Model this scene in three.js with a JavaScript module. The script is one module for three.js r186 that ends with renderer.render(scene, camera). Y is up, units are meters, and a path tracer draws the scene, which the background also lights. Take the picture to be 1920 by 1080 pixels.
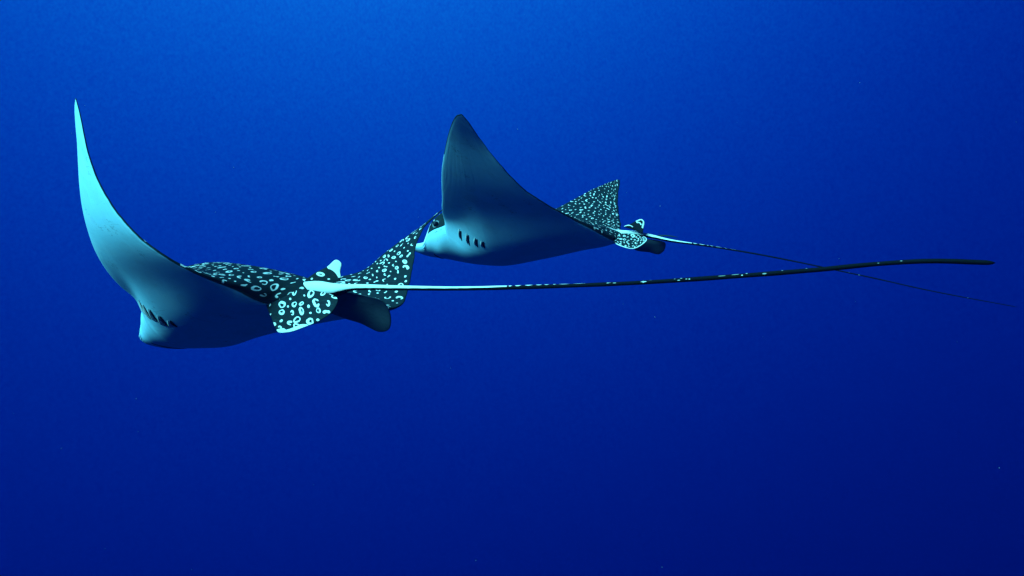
import * as THREE from 'three';

// ---------------------------------------------------------------- camera, water light, sun, exposure
const scene = new THREE.Scene();
const FOV = 36, PITCH = 21, rad = THREE.MathUtils.degToRad;
const camera = new THREE.PerspectiveCamera(FOV, 16 / 9, 0.05, 400);
camera.position.set(0, 0, 0);
camera.rotation.set(rad(PITCH), 0, 0);
const renderer = new THREE.WebGLRenderer({ antialias: true });
renderer.toneMapping = THREE.LinearToneMapping;
renderer.toneMappingExposure = 1.68;
renderer.shadowMap.enabled = true;

const tilt = new THREE.Matrix4().makeRotationX(rad(PITCH));
const dirIn = (x, y, z) => new THREE.Vector3(x, y, z).applyMatrix4(tilt).normalize();
// the open sea all round: radiance falls off smoothly away from the bright water under the surface
const GLOW = dirIn(-0.155, 0.707, -0.69);
const SUN = dirIn(-0.68, 0.71, 0.09);
{
  const W = 4096, H = 2048, data = new Float32Array(W * H * 4);
  let grain = 1; const noise = () => { grain = (Math.imul(grain, 1664525) + 1013904223) | 0; return ((grain >>> 8) / 16777216 - 0.5); };
  for (let r = 0; r < H; r++) for (let c = 0; c < W; c++) {
    const up = ((r + 0.5) / H - 0.5) * Math.PI, ro = ((c + 0.5) / W - 0.5) * 2 * Math.PI;
    const x = Math.cos(ro) * Math.cos(up), y = Math.sin(up), z = Math.sin(ro) * Math.cos(up);
    const th = Math.acos(THREE.MathUtils.clamp(x * GLOW.x + y * GLOW.y + z * GLOW.z, -1, 1)) * 180 / Math.PI, i = (r * W + c) * 4;
    const n = noise() + noise();                               // fine matter drifting in the water
    data[i] = 0.05 * Math.exp(-0.14 * th);
    data[i + 1] = (Math.exp(-0.47 - 0.0815 * th) + 0.0004) * (1 + 0.3 * n);
    data[i + 2] = (Math.exp(0.045 - 0.0366 * th) + 0.004) * (1 + 0.1 * n);
    if (y < 0) { data[i + 1] = Math.max(data[i + 1], 0.0065); data[i + 2] = Math.max(data[i + 2], 0.048); }   // unseen lower half, lifted in green and blue to brighten the bellies
    data[i + 3] = 1;
  }
  const sky = new THREE.DataTexture(data, W, H, THREE.RGBAFormat, THREE.FloatType);
  sky.mapping = THREE.EquirectangularReflectionMapping;
  sky.magFilter = THREE.LinearFilter; sky.needsUpdate = true;
  scene.background = sky; scene.environment = sky;
  scene.fog = new THREE.FogExp2(new THREE.Color().setRGB(0.0, 0.12, 1), 0.004);
}
const sun = new THREE.DirectionalLight(new THREE.Color().setRGB(0.155, 0.82, 1.0), 5);
sun.position.copy(SUN.clone().multiplyScalar(12));
sun.castShadow = true; sun.shadow.radius = 78; sun.shadow.mapSize.set(2048, 2048);
Object.assign(sun.shadow.camera, { left: -4, right: 4, top: 4, bottom: -4, near: 1, far: 30 });
sun.target.position.copy(dirIn(0, 0, -1).multiplyScalar(3.5));
scene.add(sun, sun.target);

// ---------------------------------------------------------------- helpers
function rng(seed) { let a = seed | 0; return () => { a = (a + 0x6d2b79f5) | 0; let t = Math.imul(a ^ (a >>> 15), 1 | a); t = (t + Math.imul(t ^ (t >>> 7), 61 | t)) ^ t; return ((t ^ (t >>> 14)) >>> 0) / 4294967296; }; }
const lerp = THREE.MathUtils.lerp, clamp = THREE.MathUtils.clamp, smooth = (a, b, x) => { const t = clamp((x - a) / (b - a), 0, 1); return t * t * (3 - 2 * t); };
const FOCAL = 540 / Math.tan(rad(FOV / 2));
// a place in the water, from where it was measured in the photograph (1920 x 1080) and how far off it is
const at = (px, py, d) => new THREE.Vector3((px - 960) / FOCAL * d, (540 - py) / FOCAL * d, -d).applyMatrix4(tilt);
function curve(keys) {                                       // monotone cubic through [x, y] pairs
  const n = keys.length, X = keys.map((k) => k[0]), Y = keys.map((k) => k[1]), d = [], m = [];
  for (let i = 0; i < n - 1; i++) d.push((Y[i + 1] - Y[i]) / (X[i + 1] - X[i]));
  for (let i = 0; i < n; i++) m.push(i === 0 ? d[0] : i === n - 1 ? d[n - 2] : d[i - 1] * d[i] <= 0 ? 0 : 2 * d[i - 1] * d[i] / (d[i - 1] + d[i]));
  return (x) => {
    x = clamp(x, X[0], X[n - 1]); let i = 0; while (i < n - 2 && x > X[i + 1]) i++;
    const h = X[i + 1] - X[i], t = (x - X[i]) / h, t2 = t * t, t3 = t2 * t;
    return (2 * t3 - 3 * t2 + 1) * Y[i] + (t3 - 2 * t2 + t) * h * m[i] + (-2 * t3 + 3 * t2) * Y[i + 1] + (t3 - t2) * h * m[i + 1];
  };
}
function solve(A, B) {                                       // A x = B, B with three columns
  const n = A.length;
  for (let i = 0; i < n; i++) {
    let p = i; for (let r = i + 1; r < n; r++) if (Math.abs(A[r][i]) > Math.abs(A[p][i])) p = r;
    [A[i], A[p]] = [A[p], A[i]]; [B[i], B[p]] = [B[p], B[i]];
    for (let r = i + 1; r < n; r++) {
      const f = A[r][i] / A[i][i]; if (!f) continue;
      for (let c = i; c < n; c++) A[r][c] -= f * A[i][c];
      for (let c = 0; c < 3; c++) B[r][c] -= f * B[i][c];
    }
  }
  for (let i = n - 1; i >= 0; i--) for (let c = 0; c < 3; c++) { let v = B[i][c]; for (let k = i + 1; k < n; k++) v -= A[i][k] * B[k][c]; B[i][c] = v / A[i][i]; }
  return B;
}
// thin plate bend of the flat plan (x forward, s to the animal's left) into its pose in the water
function plate(marks, stiff = 0) {
  const n = marks.length, U = (r2) => (r2 > 1e-12 ? 0.5 * r2 * Math.log(r2) : 0), A = [], B = [];
  for (let i = 0; i < n; i++) {
    const row = []; for (let j = 0; j < n; j++) row.push(U((marks[i][0] - marks[j][0]) ** 2 + (marks[i][1] - marks[j][1]) ** 2) + (i === j ? stiff : 0));
    row.push(1, marks[i][0], marks[i][1]); A.push(row); B.push(at(...marks[i].slice(2)).toArray());
  }
  for (let k = 0; k < 3; k++) { A.push([...marks.map((m) => (k ? m[k - 1] : 1)), 0, 0, 0]); B.push([0, 0, 0]); }
  const w = solve(A, B);
  const mid = (x, s, out = new THREE.Vector3()) => {
    let a = w[n][0] + w[n + 1][0] * x + w[n + 2][0] * s, b = w[n][1] + w[n + 1][1] * x + w[n + 2][1] * s, c = w[n][2] + w[n + 1][2] * x + w[n + 2][2] * s;
    for (let i = 0; i < n; i++) { const u = U((x - marks[i][0]) ** 2 + (s - marks[i][1]) ** 2); a += w[i][0] * u; b += w[i][1] * u; c += w[i][2] * u; }
    return out.set(a, b, c);
  };
  const dx = new THREE.Vector3(), ds = new THREE.Vector3(), e = new THREE.Vector3();
  const up = (x, s) => { const h = 0.02; mid(x + h, s, dx).sub(mid(x - h, s, e)); mid(x, s + h, ds).sub(mid(x, s - h, e)); return dx.clone().cross(ds).normalize(); };
  const place = (x, y, s) => mid(x, s, new THREE.Vector3()).addScaledVector(up(x, s), y);
  return { mid, up, place };
}
function smoothNormals(g) {                                   // shared normals where vertices coincide, so that seams do not show
  g.computeVertexNormals();
  const p = g.attributes.position, n = g.attributes.normal, sum = new Map(), key = (i) => Math.round(p.getX(i) * 2e4) + '|' + Math.round(p.getY(i) * 2e4) + '|' + Math.round(p.getZ(i) * 2e4);
  for (let i = 0; i < p.count; i++) { const k = key(i), v = sum.get(k) ?? new THREE.Vector3(); v.x += n.getX(i); v.y += n.getY(i); v.z += n.getZ(i); sum.set(k, v); }
  for (let i = 0; i < p.count; i++) { const v = sum.get(key(i)).clone().normalize(); if (v.lengthSq() > 0.1) n.setXYZ(i, v.x, v.y, v.z); }
  return g;
}
function geo(pos, uv, index) {
  const g = new THREE.BufferGeometry();
  g.setAttribute('position', new THREE.Float32BufferAttribute(pos, 3)); g.setAttribute('uv', new THREE.Float32BufferAttribute(uv, 2)); g.setIndex(index);
  return smoothNormals(g);
}

// ---------------------------------------------------------------- the animal at rest, half a disc width = 1
// front and rear edge of the disc for a distance s from the midline
const HEAD = 0.145;
const headFront = curve([[0, 0.64], [0.03, 0.634], [0.055, 0.61], [0.075, 0.57], [0.095, 0.525], [0.117, 0.475], [0.135, 0.42], [HEAD, 0.375]]);
const wingFront = curve([[HEAD, 0.375], [0.2, 0.347], [0.3, 0.302], [0.4, 0.25], [0.5, 0.195], [0.6, 0.135], [0.7, 0.07], [0.8, -0.002], [0.88, -0.07], [0.95, -0.14], [0.985, -0.185], [1, -0.218]]);
const wingRear = curve([[0, -0.47], [0.08, -0.465], [0.14, -0.44], [0.2, -0.385], [0.3, -0.305], [0.45, -0.235], [0.6, -0.205], [0.75, -0.2], [0.9, -0.215], [0.97, -0.224], [1, -0.22]]);
const front = (s) => (Math.abs(s) < HEAD ? headFront(Math.abs(s)) : wingFront(Math.abs(s)));
const rear = (s) => wingRear(Math.abs(s)) + 0.0012 * (Math.sin(s * 47 + 1) + 0.7 * Math.sin(s * 91 + 2.3) + 0.5 * Math.sin(s * 163)) * smooth(0.2, 0.4, Math.abs(s)) * (1 - smooth(0.85, 0.97, Math.abs(s)));
const topLine = curve([[-0.47, 0.035], [-0.3, 0.065], [-0.15, 0.11], [0.05, 0.16], [0.2, 0.178], [0.33, 0.155], [0.42, 0.12], [0.46, 0.098], [0.485, 0.065], [0.497, 0.015], [0.503, -0.045], [0.515, -0.058], [0.56, -0.06], [0.64, -0.058]]);
const bottomLine = curve([[-0.47, -0.03], [-0.35, -0.045], [-0.2, -0.062], [0, -0.1], [0.2, -0.135], [0.35, -0.13], [0.45, -0.122], [0.52, -0.116], [0.6, -0.094], [0.64, -0.072]]);
const outline = [];
for (let i = 0; i <= 400; i++) { const s = -1 + 2 * i / 400; outline.push([front(s), s], [rear(s), s]); }
for (const q of [-1, 1]) for (let i = 0; i <= 160; i++) { const s = HEAD * Math.sin(i / 160 * Math.PI / 2) * 1.005; outline.push([front(s), q * s]); }
function edgeDistance(x, s) { let m = 9; for (const [a, b] of outline) { const d = (a - x) ** 2 + (b - s) ** 2; if (d < m) m = d; } return Math.sqrt(m); }
const roundOff = (d, R) => { const t = 1 - Math.min(d / R, 1); return Math.sqrt(1 - t * t); };
// [upper, lower] height of the skin above the middle sheet
function heights(x, s) {
  const a = Math.abs(s), d = edgeDistance(x, s), chord = Math.max(front(s) - rear(s), 1e-3);
  const gT = Math.exp(-Math.pow(a / 0.19, 2.2)), fore = smooth(0.08, 0.36, x), gB = Math.exp(-Math.pow(a / lerp(0.24, 0.165, fore), lerp(2.8, 5, fore)));
  const headness = smooth(0.3, 0.42, x) * (1 - smooth(0.14, 0.2, a));
  const wing = 0.03 * Math.pow(Math.max(1 - a, 0), 0.7) * smooth(0.0, 0.2, a) * (1 - headness) * roundOff(Math.min(front(s) - x, (x - rear(s)) * 0.45), chord * 0.5) ;
  const t0 = topLine(x), b0 = bottomLine(x), m = lerp(b0, t0, lerp(0.5, 0.44, headness)), e = roundOff(d, lerp(0.05 + 0.1 * (1 - smooth(0.1, 0.35, a)), lerp(0.07, 0.035, smooth(0.45, 0.51, x)), headness));
  const gTop = lerp(gT, 1, headness * 0.55), gBot = lerp(gB, 1, headness * 0.5);
  const mid = m * lerp(gT, 1, headness);
  const thin = 0.0022 * roundOff(d, 0.012);
  return [mid + (t0 * gTop - m * gTop) * e + wing + thin, mid + (b0 * gBot - m * gBot) * e - wing * 0.8 - thin];
}
const heightCache = new Map();
function skinAt(x, s) { const k = x.toFixed(4) + s.toFixed(4); if (!heightCache.has(k)) heightCache.set(k, heights(x, s)); return heightCache.get(k); }

const stations = [];
{
  const half = [];
  for (let i = 0; i < 26; i++) half.push(0.15 * Math.sin(i / 26 * Math.PI / 2));
  for (let i = 0; i <= 90; i++) half.push(0.15 + 0.85 * Math.sin(i / 90 * Math.PI / 2) ** 1.0 * 1);
  half[half.length - 1] = 1;
  for (let i = half.length - 1; i > 0; i--) stations.push(-half[i]);
  stations.push(...half);
}
const NU = 150;
function bodyGeometry(bend) {
  const pos = [], uv = [], index = [], nv = stations.length, v = new THREE.Vector3();
  for (const side of [0, 1]) for (let j = 0; j < nv; j++) {
    const s = stations[j], f = front(s), r = rear(s);
    for (let i = 0; i <= NU; i++) {
      const x = lerp(f, r, 0.5 - 0.5 * Math.cos(Math.PI * i / NU)), rim = i === 0 || i === NU || j === 0 || j === nv - 1;
      const [t, b] = skinAt(x, s), y = rim ? (t + b) / 2 : side ? b : t;
      bend.mid(x, s, v).addScaledVector(bend.up(x, s), y);
      pos.push(v.x, v.y, v.z); uv.push(...bodyUV(x, s, side));
    }
  }
  const N = nv * (NU + 1), id = (k, j, i) => k * N + j * (NU + 1) + i;
  for (let j = 0; j < nv - 1; j++) for (let i = 0; i < NU; i++) {
    let a = id(0, j, i), b = id(0, j + 1, i), c = id(0, j + 1, i + 1), d = id(0, j, i + 1);
    index.push(a, d, b, b, d, c);
    a += N; b += N; c += N; d += N; index.push(a, b, d, b, c, d);
  }
  return geo(pos, uv, index);
}
const bodyUV = (x, s, side) => [(s + 1.03) / 2.06, (side ? 0 : 0.5) + 0.5 * (x + 0.52) / 1.2];

// ---------------------------------------------------------------- skin patterns (pigment only)
function canvas(w, h) { const c = document.createElement('canvas'); c.width = w; c.height = h; return c; }
function tex(c) { const t = new THREE.CanvasTexture(c); t.colorSpace = THREE.SRGBColorSpace; t.anisotropy = 8; t.wrapS = t.wrapT = THREE.ClampToEdgeWrapping; return t; }
const DARK = '#182527', PALE = '#f6f2e6';
// one pale marking, dabbed as irregular pigment: ring, open ring, blotch, dash or a bent dash, about `size` across
function marking(g, x, y, size, R, turn, small = 0, pale = PALE) {
  let k = R(); if (small) k = k < small ? 0.55 + 0.4 * R() : k; size *= 0.62 + 0.6 * R() ** 1.4;
  g.save(); g.translate(x, y); g.rotate(turn); g.fillStyle = pale;
  const w = size * (0.09 + 0.05 * R()), p1 = R() * 6.28, p2 = R() * 6.28, a = size * (0.34 + 0.1 * R()), b = a * (0.55 + 0.4 * R()), path = [];
  const dab = (px, py, r) => { g.beginPath(); g.ellipse(px, py, r * (0.85 + 0.3 * R()), r * (0.85 + 0.3 * R()), R() * 3, 0, 7); g.fill(); };
  if (k < 0.52) {
    const open = k < 0.3 ? 6.3 : 3.4 + 2 * R(), q = R() * 6.28;
    for (let i = 0; i <= 34; i++) { const t = q + open * i / 34, f = 1 + 0.13 * Math.sin(2 * t + p1) + 0.08 * Math.sin(3 * t + p2); path.push([Math.cos(t) * a * f, Math.sin(t) * b * f, 1 + 0.35 * Math.sin(t + p2)]); }
  } else if (k < 0.74) { for (let i = 0; i < 7; i++) path.push([size * 0.09 * (R() - 0.5) * 2, size * 0.08 * (R() - 0.5) * 2, 1.15]); }
  else if (k < 0.9) { const L = size * (0.2 + 0.12 * R()); for (let i = 0; i <= 10; i++) path.push([L * (i / 5 - 1), size * 0.04 * Math.sin(i * 0.5 + p1), 1 + 0.3 * Math.sin(i * 0.6 + p2)]); }
  else { for (let i = 0; i <= 16; i++) { const t = i / 8 - 1; path.push([size * 0.4 * t, size * (0.3 * t * t - 0.12) * (p1 > 3 ? 1 : 0.5 * t), 1 + 0.3 * Math.sin(i * 0.5 + p2)]); } }
  for (const [px, py, f] of path) dab(px, py, w * f);
  g.restore();
}
function scatter(R, count, gap, inside) {
  const pts = [];
  for (let i = 0; i < count; i++) {
    const p = inside(R); if (!p) continue; const q = p[2] ?? 1;
    if (pts.every((o) => (o[0] - p[0]) ** 2 + (o[1] - p[1]) ** 2 > (gap * lerp(q, 1, 0.35) * (0.85 + 0.3 * R())) ** 2)) pts.push(p);
  }
  return pts;
}
function mottle(g, x0, y0, w, h, n, R, tones, lo, hi, alpha) {
  for (let i = 0; i < n; i++) { g.globalAlpha = alpha * R(); g.fillStyle = tones[Math.floor(R() * tones.length)]; g.beginPath(); const r = lo + (hi - lo) * R() ** 2; g.ellipse(x0 + w * R(), y0 + h * R(), r, r * (0.5 + R()), R() * 3, 0, 7); g.fill(); }
  g.globalAlpha = 1;
}
function bodySkin(seed, size, small) {
  const S = 2048, c = canvas(S, S), g = c.getContext('2d'), R = rng(seed);
  const P = (x, s, side) => { const [u, v] = bodyUV(x, s, side); return [u * S, (1 - v) * S]; }, mx = S * 0.5 / 1.2, ms = S / 2.06;
  g.fillStyle = DARK; g.fillRect(0, 0, S, S / 2);
  mottle(g, 0, 0, S, S / 2, 9000, R, ['#11191b', '#2a3a3a', '#233334', '#141f22'], 1.5, 9, 0.5);
  const pts = scatter(R, 36000, size * 0.97, (r) => { const s = -1 + 2 * r(), x = -0.47 + 1.1 * r(); if (x > front(s) - 0.003 || x < rear(s) + (Math.abs(s) > 0.35 ? 0.016 : 0.003)) return null; return [x, s, lerp(1, 0.72, Math.max(smooth(0.25, 0.5, x), smooth(0.6, 1, Math.abs(s))))]; });
  for (const [x, s, q] of pts) {
    const [u, v] = P(x, s, 0);
    g.save(); g.translate(u, v); g.scale(ms / 1000, mx / 1000); marking(g, 0, 0, size * q * 940, R, (R() - 0.5) * 2.4, small); g.restore();
  }
  // pale saddle where the tail begins
  { const [u, v] = P(-0.44, 0, 0); g.fillStyle = PALE; g.beginPath(); g.ellipse(u, v, 0.018 * ms, 0.06 * mx, 0, 0, 7); g.fill(); }
  g.fillStyle = '#d3dedd'; g.beginPath();
  for (let i = 0; i <= 40; i++) { const s = lerp(-0.125, 0.125, i / 40), [u, v] = P(0.495 - 0.9 * s * s, s, 0); g[i ? 'lineTo' : 'moveTo'](u, v); }
  { const [u0, v0] = P(0.67, 0.125, 0), [u1] = P(0.67, -0.125, 0); g.lineTo(u0, v0); g.lineTo(u1, v0); g.closePath(); g.fill(); }
  // underside: pale skin, the dark of the back wrapping round the very edge
  g.fillStyle = '#a8e0ee'; g.fillRect(0, S / 2, S, S / 2);
  mottle(g, 0, S / 2, S, S / 2, 2600, R, ['#a5cdd6', '#cdeef4', '#9cc4ce', '#b2d9e2'], 4, 44, 0.2);
  mottle(g, 0, S / 2, S, S / 2, 5000, R, ['#86a9b2', '#d6f2f5', '#7899a3'], 0.8, 3.2, 0.25);
  for (let k = 0; k < 26; k++) {                              // old smudges and scratches
    const s0 = (R() - 0.5) * 1.8, x0 = lerp(rear(s0), front(s0), 0.15 + 0.7 * R()), [u, v] = P(x0, s0, 1);
    for (let i = 0; i < 24; i++) { g.globalAlpha = 0.25 * R(); g.fillStyle = '#4c6a74'; g.beginPath(); g.ellipse(u + 34 * (R() + R() - 1), v + 16 * (R() + R() - 1), 1 + 5 * R() ** 2, 1 + 3 * R(), R() * 3, 0, 7); g.fill(); }
    g.globalAlpha = 0.35; g.strokeStyle = '#5b7982'; g.lineWidth = 0.8 + R(); const t = R() * 6.28, L = 15 + 50 * R();
    if (k % 2) { g.beginPath(); g.moveTo(u, v); g.quadraticCurveTo(u + Math.cos(t) * L * 0.5 + 5, v + Math.sin(t) * L * 0.5, u + Math.cos(t) * L, v + Math.sin(t) * L); g.stroke(); }
    g.globalAlpha = 1;
  }
  g.strokeStyle = '#27383b'; g.lineJoin = 'round'; g.lineWidth = 0.0035 * ms;
  g.beginPath();
  for (let i = 0; i <= 200; i++) { const s = -1 + i / 100; g[i ? 'lineTo' : 'moveTo'](...P(rear(s), s, 1)); }
  g.stroke();
  g.lineWidth = 0.004 * ms; g.beginPath();
  for (let i = 0; i <= 300; i++) { const s = -1 + i / 150; if (Math.abs(s) > 0.7) g[i && Math.abs(s + 0.7) > 1e-9 && s !== 0.7066666666666668 ? 'lineTo' : 'moveTo'](...P(front(s), s, 1)); else g.moveTo(...P(front(s), s, 1)); }
  g.stroke();
  return tex(c);
}
// low relief of the skin: cartilage rays running out along the wings, faint folds and pores
function relief(seed) {
  const S = 1024, c = canvas(S, S), g = c.getContext('2d'), R = rng(seed);
  g.fillStyle = '#808080'; g.fillRect(0, 0, S, S);
  mottle(g, 0, 0, S, S, 5000, R, ['#6a6a6a', '#969696'], 1, 10, 0.2);
  for (const side of [0, 1]) for (const q of [-1, 1]) for (let k = 0; k < 46; k++) {
    const t = k / 45, x0 = lerp(0.34, -0.36, t), s0 = lerp(0.17, 0.2, t);
    g.strokeStyle = R() < 0.5 ? '#707070' : '#929292'; g.globalAlpha = 0.28 + 0.3 * R(); g.lineWidth = 1 + 2 * R(); g.beginPath();
    for (let i = 0; i <= 20; i++) { const a = lerp(s0, 0.97, i / 20), x = lerp(front(a), rear(a), 0.06 + 0.88 * t) , [u, v] = bodyUV(lerp(x0, x, smooth(0, 0.5, i / 20)) + 0.002 * Math.sin(i + k), q * a, side); g[i ? 'lineTo' : 'moveTo'](u * S, (1 - v) * S); }
    g.stroke();
  }
  g.globalAlpha = 1;
  for (let k = 0; k < 60; k++) { g.globalAlpha = 0.3 * R(); g.strokeStyle = R() < 0.5 ? '#5a5a5a' : '#a5a5a5'; g.lineWidth = 1 + 1.5 * R(); const x = S * R(), y = S * R(), t = R() * 6.28, L = 15 + 60 * R(); g.beginPath(); g.moveTo(x, y); g.quadraticCurveTo(x + Math.cos(t) * L / 2 + 8 * R(), y + Math.sin(t) * L / 2, x + Math.cos(t) * L, y + Math.sin(t) * L); g.stroke(); }
  g.globalAlpha = 1;
  const t = new THREE.CanvasTexture(c); t.anisotropy = 8; return t;
}
const skinMaterial = (map, rough = 0.75) => new THREE.MeshPhysicalMaterial({ map, roughness: rough, specularIntensity: 0.25, ior: 1.33 });
const plain = (r, g, b, rough = 0.6) => new THREE.MeshPhysicalMaterial({ color: new THREE.Color().setRGB(r, g, b), roughness: rough, specularIntensity: 0.3, ior: 1.33 });

// ---------------------------------------------------------------- fins: a closed blade over an outline in its own flat plan
function blade(marks, shape, thick, uvOf, rings = 14, steps = 90) {
  const bend = plate(marks), loop = new THREE.CatmullRomCurve3(shape.map(([x, s]) => new THREE.Vector3(x, s, 0)), true, 'centripetal').getSpacedPoints(steps);
  loop.pop();
  const cx = loop.reduce((a, p) => a + p.x, 0) / loop.length, cs = loop.reduce((a, p) => a + p.y, 0) / loop.length, pos = [], uv = [], index = [], n = loop.length;
  for (const side of [0, 1]) for (let r = 0; r <= rings; r++) {
    const k = Math.sin(r / rings * Math.PI / 2), h = thick * roundOff(1 - k, 0.55);
    for (const p of loop) {
      const x = lerp(cx, p.x, k), s = lerp(cs, p.y, k), v = bend.place(x, r === rings ? 0 : (side ? -1 : 1) * (h / 2 + 0.0006), s);
      pos.push(v.x, v.y, v.z); uv.push(...uvOf(x, s, side));
    }
  }
  const N = n * (rings + 1);
  for (let r = 0; r < rings; r++) for (let i = 0; i < n; i++) {
    const a = r * n + i, b = r * n + (i + 1) % n, c = a + n, d = b + n;
    index.push(a, c, b, b, c, d, a + N, b + N, c + N, b + N, d + N, c + N);
  }
  return geo(pos, uv, index);
}
// a tapering limb along points [px, py, depth, radius]; u runs along it, v round it with 0.25 facing up
function taper(stops, map, sides = 20, steps = 260) {
  const path = new THREE.CatmullRomCurve3(stops.map((q) => at(q[0], q[1], q[2])), false, 'centripetal'), pos = [], uv = [], index = [], up = new THREE.Vector3(0, 1, 0), k = stops.length - 1;
  const cum = [0]; for (let i = 1; i <= k; i++) cum.push(cum[i - 1] + at(...stops[i].slice(0, 3)).distanceTo(at(...stops[i - 1].slice(0, 3))));
  const radius = curve(stops.map((q, i) => [cum[i] / cum[k], q[3]])), R = rng(5), wob = []; for (let i = 0; i < 40; i++) wob.push(R() - 0.5);
  for (let i = 0; i <= steps; i++) {
    const w = i / steps, tpar = w * k, seg = Math.min(Math.floor(tpar), k - 1), len = lerp(cum[seg], cum[seg + 1], tpar - seg) / cum[k];
    const p = path.getPoint(w), t = path.getTangent(w), side = t.clone().cross(up).normalize(), high = side.clone().cross(t).normalize();
    const end = Math.min(1, Math.sqrt(Math.max(0, (1 - w) * steps / 2.5)), 0.25 + Math.sqrt(w * steps / 3));
    const q = len * 38, wb = 1 + 0.14 * lerp(wob[Math.floor(q)], wob[Math.floor(q) + 1], q % 1) * smooth(0.25, 0.4, len), r = radius(len) * end * wb;
    for (let j = 0; j <= sides; j++) {
      const a = j / sides * 2 * Math.PI, v = p.clone().addScaledVector(side, Math.cos(a) * r).addScaledVector(high, Math.sin(a) * r);
      pos.push(v.x, v.y, v.z); uv.push(len, j / sides);
    }
  }
  for (let i = 0; i < steps; i++) for (let j = 0; j < sides; j++) { const a = i * (sides + 1) + j, b = a + sides + 1; index.push(a, a + 1, b, b, a + 1, b + 1); }
  return geo(pos, uv, index);
}
// an eel-shaped patch lying on the underside between two plan points: the opening of a gill, and the pale lip in front of it
function gillGeometry(bend, [x0, s0], [x1, s1], wide, lift, shift) {
  const pos = [], uv = [], index = [], n = 16, m = 6, dx = x1 - x0, ds = s1 - s0, L = Math.hypot(dx, ds), nx = -ds / L, ns = dx / L;
  for (let i = 0; i <= n; i++) for (let j = 0; j <= m; j++) {
    const t = i / n, q = j / m * 2 - 1, w = wide * Math.sqrt(Math.max(0, Math.sin(Math.PI * t))) / 2, bow = shift + 0.004 * Math.sin(Math.PI * t);
    const x = x0 + dx * t + nx * (w * q + bow), s = s0 + ds * t + ns * (w * q + bow), [, b] = skinAt(x, s);
    const v = bend.place(x, b - 0.0008 - lift * (1 - q * q) * Math.sin(Math.PI * t), s);
    pos.push(v.x, v.y, v.z); uv.push(t, j / m);
  }
  for (let i = 0; i < n; i++) for (let j = 0; j < m; j++) { const a = i * (m + 1) + j, b = a + m + 1; index.push(a, b, a + 1, b, b + 1, a + 1); }
  return geo(pos, uv, index);
}

// ---------------------------------------------------------------- building a ray
function add(parent, name, geometry, material, label) {
  geometry.translate(-parent.position.x, -parent.position.y, -parent.position.z);
  if (parent.userData.base) geometry.translate(-parent.userData.base.x, -parent.userData.base.y, -parent.userData.base.z);
  const m = new THREE.Mesh(geometry, material); m.name = name; m.castShadow = m.receiveShadow = true;
  if (label) m.userData.label = label;
  parent.add(m); return m;
}
const SPOTTY = (x, s, side, box) => [clamp((s - box[2]) / (box[3] - box[2]), 0, 1), (side ? 0 : 0.5) + 0.5 * clamp((x - box[0]) / (box[1] - box[0]), 0, 1)];
function finSkin(seed, box, size, shape, rimFrom, rimTo, rimWide) {
  const S = 768, c = canvas(S, S), g = c.getContext('2d'), R = rng(seed), mx = S * 0.5 / (box[1] - box[0]), ms = S / (box[3] - box[2]);
  const P = (x, s) => [(s - box[2]) * ms, S / 2 - (x - box[0]) * mx];
  g.fillStyle = DARK; g.fillRect(0, 0, S, S / 2); mottle(g, 0, 0, S, S / 2, 2500, R, ['#11191b', '#2a3a3a', '#233334', '#141f22'], 1.5, 9, 0.5);
  const pts = scatter(R, 9000, size * 0.95, (r) => [lerp(box[0], box[1], r()), lerp(box[2], box[3], r())]);
  for (const [x, s] of pts) { g.save(); g.translate(...P(x, s)); g.scale(ms / 1000, mx / 1000); marking(g, 0, 0, size * 1000, R, R() * 3.14); g.restore(); }
  if (rimWide) {
    const loop = new THREE.CatmullRomCurve3(shape.map(([x, s]) => new THREE.Vector3(x, s, 0)), true, 'centripetal').getSpacedPoints(100);
    g.strokeStyle = PALE; g.lineCap = 'round'; g.lineJoin = 'round';
    for (const [a, b] of rimFrom) { g.lineWidth = rimWide * ms; g.beginPath(); for (let i = Math.round(a * 100); i <= b * 100; i++) g[i === Math.round(a * 100) ? 'moveTo' : 'lineTo'](...P(loop[i % 100].x, loop[i % 100].y)); g.stroke(); }
  }
  g.fillStyle = '#66787c'; g.fillRect(0, S / 2, S, S / 2); mottle(g, 0, S / 2, S, S / 2, 1500, R, ['#586a6e', '#76888b', '#4c5d61'], 2, 14, 0.3);
  return tex(c);
}
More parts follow.
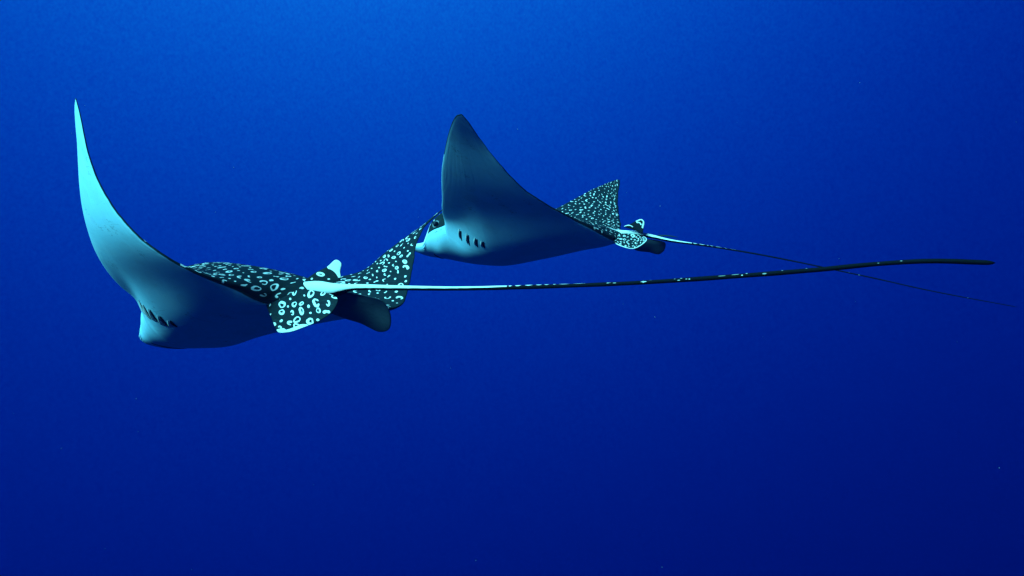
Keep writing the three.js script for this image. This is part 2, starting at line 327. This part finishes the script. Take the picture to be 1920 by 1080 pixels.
function tailSkin(seed, whiteTo, dashTo, flecks) {
  const W = 2048, H = 128, c = canvas(W, H), g = c.getContext('2d'), R = rng(seed);
  g.fillStyle = '#0a0e11'; g.fillRect(0, 0, W, H);
  mottle(g, 0, 0, W, H, 900, R, ['#06090b', '#12191c', '#0d1316'], 1, 6, 0.6);
  g.fillStyle = PALE;                                          // v = 0.25 is the ridge, v = 0 and 0.5 the flanks
  const marks = [];
  let u = whiteTo + 0.002;
  while (u < dashTo) { const len = 0.004 + 0.016 * R(); marks.push([u, len]); u += len + 0.001 + 0.004 * R(); }
  const specks = []; for (let k = 0; k < flecks; k++) specks.push([dashTo + (0.92 - dashTo) * R(), 0.28 * R() - 0.02, 2 + 8 * R() ** 2, 2 + 4 * R(), 0.6 + 0.4 * R()]);
  const jag = []; for (let i = 0; i < 124; i++) jag.push(0.02 * (R() - 0.5));
  for (const y of [0.8 * H, -0.2 * H]) {
    g.beginPath(); g.moveTo(0, y - 0.36 * H);
    for (let i = 0; i <= 60; i++) g.lineTo(W * whiteTo * i / 60, y - H * (0.36 - 0.18 * (i / 60) + jag[i]));
    for (let i = 60; i >= 0; i--) g.lineTo(W * whiteTo * i / 60, y + H * (0.36 - 0.18 * (i / 60) + jag[i + 61]));
    g.fill();
    for (const [q, len] of marks) { const f = 0.17 - 0.1 * (q - whiteTo) / (dashTo - whiteTo); g.beginPath(); g.ellipse(W * (q + len / 2), y - H * 0.02, W * len / 2, H * f, 0, 0, 7); g.fill(); }
    for (const [q, off, a, b2, al] of specks) { g.globalAlpha = al; g.beginPath(); g.ellipse(W * q, y + H * off, a, b2, 0, 0, 7); g.fill(); }
    g.globalAlpha = 1;
  }
  g.globalAlpha = 1;
  return tex(c);
}
function ray(spec) {
  const r = new THREE.Group(); r.name = spec.name; scene.add(r);
  const bend = plate(spec.marks);
  r.position.copy(bend.mid(0.05, 0));
  r.userData = { label: spec.label, category: 'ray', group: 'eagle rays swimming in open water' };
  const b = add(r, 'body', bodyGeometry(bend), Object.assign(skinMaterial(bodySkin(spec.seed, spec.spot, spec.small)), { bumpMap: relief(spec.seed + 3), bumpScale: 0.005 }));
  const onBody = (name, g, m, label) => add(r, name, g, m, label);
  // eyes
  for (const q of [-1, 1]) {
    const ex = 0.435, es = q * 0.122, [t, bo] = skinAt(ex, es), y = lerp(bo, t, 0.74);
    const place = (dx, dy, d2) => bend.place(ex + dx, y + dy, es + q * (0.006 + d2));
    const ball = (rad_, out, flat) => { const g = new THREE.SphereGeometry(1, 20, 14), p = g.attributes.position; for (let i = 0; i < p.count; i++) { const v = place(p.getX(i) * rad_, p.getY(i) * rad_, out + p.getZ(i) * rad_ * flat); p.setXYZ(i, v.x, v.y, v.z); } return smoothNormals(g); };
    const eye = onBody('eye', ball(0.015, 0.002, 0.9), plain(0.008, 0.012, 0.016, 0.15));
    const lid = ball(0.024, -0.01, 0.8);
    const m = new THREE.Mesh(lid.translate(-r.position.x, -r.position.y, -r.position.z), plain(0.3, 0.36, 0.36)); m.name = 'eyelid'; m.castShadow = m.receiveShadow = true; eye.add(m);
  }
  onBody('mouth', gillGeometry(bend, [0.462, -0.07], [0.462, 0.07], 0.016, 0.002, 0), plain(0.02, 0.03, 0.035, 0.9));
  for (const q of [-1, 1]) { const g = new THREE.SphereGeometry(1, 14, 10), p = g.attributes.position; for (let i = 0; i < p.count; i++) { const v = bend.place(0.35 + p.getX(i) * 0.026, skinAt(0.35, q * 0.1)[0] + p.getY(i) * 0.007, q * 0.1 + p.getZ(i) * 0.016); p.setXYZ(i, v.x, v.y, v.z); } onBody('spiracle', smoothNormals(g), plain(0.01, 0.014, 0.016, 0.9)); }
  const slit = plain(0.006, 0.01, 0.016, 0.9), lip = plain(0.66, 0.7, 0.66, 0.7);
  for (const [p, q] of spec.gills) {
    const s = onBody('gill_slit', gillGeometry(bend, p, q, spec.gillWide, 0.0015, 0), slit);
    const g = gillGeometry(bend, p, q, spec.gillWide * 0.75, 0.009, spec.gillWide * 0.85);
    const m = new THREE.Mesh(g.translate(-r.position.x, -r.position.y, -r.position.z), lip); m.name = 'gill_lip'; m.castShadow = m.receiveShadow = true; s.add(m);
  }
  for (const f of spec.pelvic) {
    const shape = f.marks.filter((m) => m[6] !== 'in').map((m) => [m[0], m[1]]);
    const xs = shape.map((p) => p[0]), ss = shape.map((p) => p[1]), box = [Math.min(...xs) - 0.02, Math.max(...xs) + 0.02, Math.min(...ss) - 0.02, Math.max(...ss) + 0.02];
    onBody('pelvic_fin', blade(f.marks.map((m) => m.slice(0, 5)), shape, 0.009, (x, s, side) => SPOTTY(x, s, f.flip ? 1 - side : side, box)), skinMaterial(finSkin(spec.seed + f.seed, box, spec.spot * (f.size ?? 0.95), shape, f.rim, 0, f.rimWide)), f.label);
  }
  {
    const shape = spec.dorsal.map((m) => [m[0], m[1]]), box = [-0.01, 0.11, -0.01, 0.11];
    onBody('dorsal_fin', blade(spec.dorsal, shape, 0.009, (x, s) => [(x - box[0]) / 0.12, (s - box[2]) / 0.12]), skinMaterial(tex(spec.dorsalArt())), 'small white edged dorsal fin in front of the tail');
  }
  const tl = onBody('tail', taper(spec.tail), skinMaterial(tailSkin(spec.seed + 9, spec.tailWhite, spec.tailDash, spec.flecks)));
  if (spec.spine) onBody('tail_spine', taper(spec.spine, null, 8, 30), plain(0.02, 0.03, 0.04));
  spec.extra?.(r, bend, onBody);
  return r;
}

// nearer ray: marks are [x, s, px, py, depth]
const nearMarks = [
  [0.6, 0, 308, 604, 3.66], [0.3, 0, 366, 588, 3.5], [0, 0, 445, 570, 3.32], [-0.25, 0, 530, 552, 3.16], [-0.46, 0, 600, 543, 3.04],
  [0.37, 0.15, 270, 566, 3.4], [0.33, 0.22, 245, 550, 3.33], [0.25, 0.4, 194, 496, 3.18], [0.135, 0.6, 166, 432, 3.05], [-0.002, 0.8, 150, 345, 2.97], [-0.095, 0.9, 146.5, 265, 2.96], [-0.218, 1, 142, 184, 2.98],
  [-0.215, 0.9, 164, 281, 2.87], [-0.2, 0.75, 197, 363, 2.78], [-0.205, 0.6, 246, 429, 2.73], [-0.235, 0.45, 312, 482, 2.73], [-0.305, 0.3, 391, 521, 2.79], [-0.385, 0.2, 452, 545, 2.87], [-0.44, 0.14, 500, 566, 2.95],
  [0.37, -0.15, 385, 585, 3.62], [0.25, -0.4, 510, 540, 3.8], [0.135, -0.6, 655, 517, 3.84], [-0.002, -0.8, 714, 482, 3.84], [-0.095, -0.9, 759, 448, 3.84], [-0.14, -0.95, 795, 422.5, 3.83], [-0.22, -1, 830, 393, 3.8], [-0.223, -0.96, 804, 416.5, 3.76],
  [-0.215, -0.9, 793, 430, 3.7], [-0.2, -0.75, 777, 478, 3.58], [-0.205, -0.6, 769, 524, 3.46], [-0.235, -0.45, 755, 569, 3.34], [-0.305, -0.3, 716, 578, 3.22], [-0.385, -0.2, 668, 566, 3.12], [-0.44, -0.14, 640, 556, 3.06],
];
const farMarks = [
  [0.6, 0, 788, 439, 4.68], [0.3, 0, 893, 446, 4.58], [0, 0, 1000, 446, 4.47], [-0.25, 0, 1090, 444, 4.38], [-0.46, 0, 1166, 443, 4.3],
  [0.37, 0.15, 836, 420, 4.44], [0.33, 0.22, 834, 407, 4.36], [0.25, 0.4, 829, 372, 4.16], [0.135, 0.6, 828.5, 318, 3.95], [-0.002, 0.8, 838, 262, 3.79], [-0.095, 0.9, 848, 237, 3.71], [-0.218, 1, 865, 214, 3.66],
  [-0.215, 0.9, 897, 256, 3.76], [-0.2, 0.75, 935, 305, 3.83], [-0.205, 0.6, 975, 348, 3.91], [-0.235, 0.45, 1020, 380, 3.98], [-0.305, 0.3, 1075, 410, 4.06], [-0.385, 0.2, 1118, 432, 4.12], [-0.44, 0.14, 1150, 449, 4.18],
  [0.37, -0.15, 872, 436, 4.74], [0.25, -0.4, 985, 417, 4.97], [0.135, -0.6, 1058, 384, 5.1], [-0.002, -0.8, 1110, 356, 5.18], [-0.095, -0.9, 1138, 345, 5.2], [-0.22, -1, 1162, 337.5, 5.17],
  [-0.215, -0.9, 1159, 362, 5.06], [-0.2, -0.75, 1159, 386, 4.94], [-0.205, -0.6, 1161, 404, 4.8], [-0.235, -0.45, 1164, 421, 4.66], [-0.305, -0.3, 1163, 434, 4.53], [-0.385, -0.2, 1164, 441, 4.42], [-0.44, -0.14, 1166, 445, 4.36],
];
ray({
  name: 'eagle_ray', seed: 11, spot: 0.032, small: 0.15,
  label: 'larger spotted eagle ray at left, its pale curved wing raised high',
  marks: nearMarks,
  gills: [[[0.24, 0.226], [0.228, 0.188]], [[0.195, 0.226], [0.19, 0.184]], [[0.15, 0.222], [0.155, 0.178]], [[0.115, 0.202], [0.124, 0.16]], [[0.086, 0.18], [0.092, 0.15]]], gillWide: 0.016,
  pelvic: [
    { seed: 1, label: 'spotted pelvic fin hanging below the tail base', rim: [[0.2, 0.36]], rimWide: 0.016, marks: [[0.1, 0, 500, 562, 2.99], [0.06, 0.07, 508, 594, 2.9], [0.035, 0.125, 520, 621, 2.83], [0.02, 0.14, 526, 624, 2.825], [0, 0.14, 540, 623, 2.82], [-0.06, 0.12, 566, 615, 2.8], [-0.12, 0.09, 597, 602, 2.79], [-0.17, 0.05, 624, 583, 2.8], [-0.185, 0.01, 633, 560, 2.85], [-0.1, -0.03, 590, 545, 2.98], [0, -0.03, 545, 545, 3.02]] },
    { seed: 2, flip: true, label: 'plain dark underside of the other pelvic fin', rim: [], rimWide: 0, marks: [[0.1, 0.06, 600, 575, 3.08], [0.04, 0.1, 641, 595, 3.1], [-0.03, 0.12, 676, 606, 3.1], [-0.1, 0.13, 711, 622, 3.08], [-0.15, 0.1, 731, 615, 3.03], [-0.15, 0.05, 732, 588, 2.98], [-0.11, 0.02, 718, 565, 2.95], [-0.06, 0, 694, 556, 2.95], [0.0, 0, 655, 549, 2.98], [0.08, 0, 610, 550, 3.04]] },
  ],
  dorsal: [[0, 0, 572, 528, 3.06], [0.03, 0.035, 592, 511, 3.03], [0.055, 0.06, 614, 500, 3.0], [0.08, 0.085, 631, 487, 2.97], [0.092, 0.08, 639.5, 493, 2.96], [0.09, 0.05, 638, 508, 2.96], [0.09, 0.005, 637, 526, 2.96], [0.04, -0.005, 605, 532, 3.01]],
  dorsalArt() {
    const c = canvas(256, 256), g = c.getContext('2d'), P = (x, y) => [(x + 0.01) / 0.12 * 256, 256 - (y + 0.01) / 0.12 * 256];
    g.fillStyle = DARK; g.fillRect(0, 0, 256, 256); mottle(g, 0, 0, 256, 256, 400, rng(3), ['#11191b', '#2a3a3a'], 2, 8, 0.5);
    g.fillStyle = g.strokeStyle = PALE; g.lineWidth = 13;
    g.beginPath(); g.moveTo(...P(0.055, 0.06)); g.lineTo(...P(0.08, 0.1)); g.lineTo(...P(0.11, 0.1)); g.lineTo(...P(0.1, 0.02)); g.lineTo(...P(0.088, 0.018)); g.quadraticCurveTo(...P(0.08, 0.05), ...P(0.06, 0.053)); g.fill();
    g.beginPath(); g.ellipse(...P(0.043, 0.03), 15, 11, 0.3, 0, 7); g.stroke();
    g.beginPath(); g.ellipse(...P(0.062, 0.012), 8, 6, 0, 0, 7); g.fill();
    g.beginPath(); g.ellipse(...P(0.02, 0.012), 5, 9, 0.6, 0, 7); g.fill();
    return c;
  },
  tail: [[552, 535, 3.09, 0.005], [578, 540, 3.05, 0.023], [605, 542, 3.02, 0.0295], [632, 543, 2.98, 0.0225], [660, 539, 2.94, 0.011], [760, 540, 2.77, 0.0076], [860, 541, 2.62, 0.0063], [1030, 537, 2.41, 0.0056], [1200, 530, 2.25, 0.0053], [1365, 519, 2.12, 0.0055], [1530, 506, 2.01, 0.0054], [1650, 494.5, 1.94, 0.005], [1747, 489.5, 1.88, 0.0053], [1867, 493, 1.83, 0.0048]],
  tailWhite: 0.44, tailDash: 0.55, flecks: 22,
});
ray({
  name: 'eagle_ray_001', seed: 47, spot: 0.025, small: 0.5,
  label: 'smaller spotted eagle ray at right, its dark wing raised like a sail',
  marks: farMarks,
  gills: [[[0.252, 0.2], [0.264, 0.163]], [[0.21, 0.204], [0.222, 0.164]], [[0.168, 0.203], [0.18, 0.168]], [[0.138, 0.198], [0.146, 0.168]]], gillWide: 0.011,
  pelvic: [
    { seed: 1, label: 'spotted pelvic fin with a thin white rim', rim: [[0.14, 0.62]], rimWide: 0.0042, size: 0.72, marks: [[0.1, 0, 1150, 444, 4.24], [0.08, 0.05, 1152, 455, 4.16], [0.04, 0.085, 1168, 463, 4.12], [-0.01, 0.1, 1186, 466.5, 4.09], [-0.06, 0.08, 1201, 461, 4.08], [-0.1, 0.04, 1213, 450, 4.1], [-0.06, -0.02, 1203, 442, 4.17], [0.02, -0.03, 1172, 438, 4.24]] },
    { seed: 2, flip: true, label: 'plain dark underside of the other pelvic fin', rim: [], rimWide: 0, marks: [[0.1, 0, 1185, 452, 4.27], [0.1, 0.06, 1190, 468, 4.3], [0.03, 0.09, 1218, 473, 4.3], [-0.04, 0.1, 1236, 476.5, 4.28], [-0.07, 0.08, 1245, 470, 4.25], [-0.075, 0.03, 1248, 457, 4.21], [-0.05, 0, 1240, 452, 4.2], [0.02, -0.02, 1208, 448, 4.24]] },
  ],
  dorsal: [[0, 0, 1170, 425, 4.26], [0.02, 0.02, 1182, 420, 4.24], [0.045, 0.05, 1194, 413.5, 4.22], [0.07, 0.07, 1203, 411, 4.2], [0.086, 0.055, 1208, 416, 4.19], [0.08, 0.01, 1206, 430, 4.19], [0.07, -0.01, 1204, 437, 4.19], [0.03, -0.01, 1188, 431, 4.23]],
  dorsalArt() {
    const c = canvas(256, 256), g = c.getContext('2d'), P = (x, y) => [(x + 0.01) / 0.12 * 256, 256 - (y + 0.01) / 0.12 * 256];
    g.fillStyle = '#121b1e'; g.fillRect(0, 0, 256, 256);
    g.strokeStyle = PALE; g.lineWidth = 16; g.lineJoin = 'round';
    g.beginPath(); g.moveTo(...P(0.078, 0.015)); g.lineTo(...P(0.086, 0.055)); g.lineTo(...P(0.07, 0.07)); g.lineTo(...P(0.045, 0.047)); g.lineTo(...P(0.05, 0.038)); g.quadraticCurveTo(...P(0.066, 0.05), ...P(0.072, 0.03)); g.stroke();
    g.lineWidth = 10; g.beginPath(); g.moveTo(...P(0, 0.002)); g.quadraticCurveTo(...P(0.02, 0.02), ...P(0.03, 0.005)); g.stroke();
    return c;
  },
  tail: [[1135, 431, 4.36, 0.004], [1165, 436, 4.3, 0.012], [1195, 438, 4.25, 0.012], [1225, 444, 4.2, 0.009], [1256, 451, 4.15, 0.007], [1300, 457.5, 4.08, 0.0048], [1335, 462.5, 4.03, 0.004], [1417, 476, 3.92, 0.0033], [1492, 490.5, 3.83, 0.003], [1575, 508, 3.74, 0.0027], [1650, 524, 3.67, 0.0024], [1725, 541, 3.6, 0.0021], [1800, 556, 3.54, 0.0018], [1909, 576, 3.46, 0.0012]],
  tailWhite: 0.26, tailDash: 0.37, flecks: 5,
  spine: [[1232, 442, 4.19, 0.004], [1252, 442, 4.15, 0.0035], [1272, 445, 4.12, 0.001]],
});

// fine drifting matter, far too much to count
{
  const R = rng(77), n = 40, m = new THREE.InstancedMesh(new THREE.IcosahedronGeometry(1, 1), plain(0.5, 0.55, 0.5, 0.9), n), M = new THREE.Matrix4(), q = new THREE.Quaternion();
  for (let i = 0; i < n; i++) {
    const d = 1.6 + 5 * R(), p = at(-60 + 2040 * R(), -60 + 1200 * R(), d), r = d * (0.0002 + 0.0003 * R() ** 3);
    q.setFromEuler(new THREE.Euler(R() * 6, R() * 6, R() * 6));
    m.setMatrixAt(i, M.compose(p, q, new THREE.Vector3(r, r * (0.5 + R()), r * (0.4 + 0.5 * R()))));
  }
  m.name = 'drifting_particles'; m.userData = { label: 'tiny pale specks drifting in the blue water', category: 'particles', kind: 'stuff' };
  scene.add(m);
}
renderer.render(scene, camera);
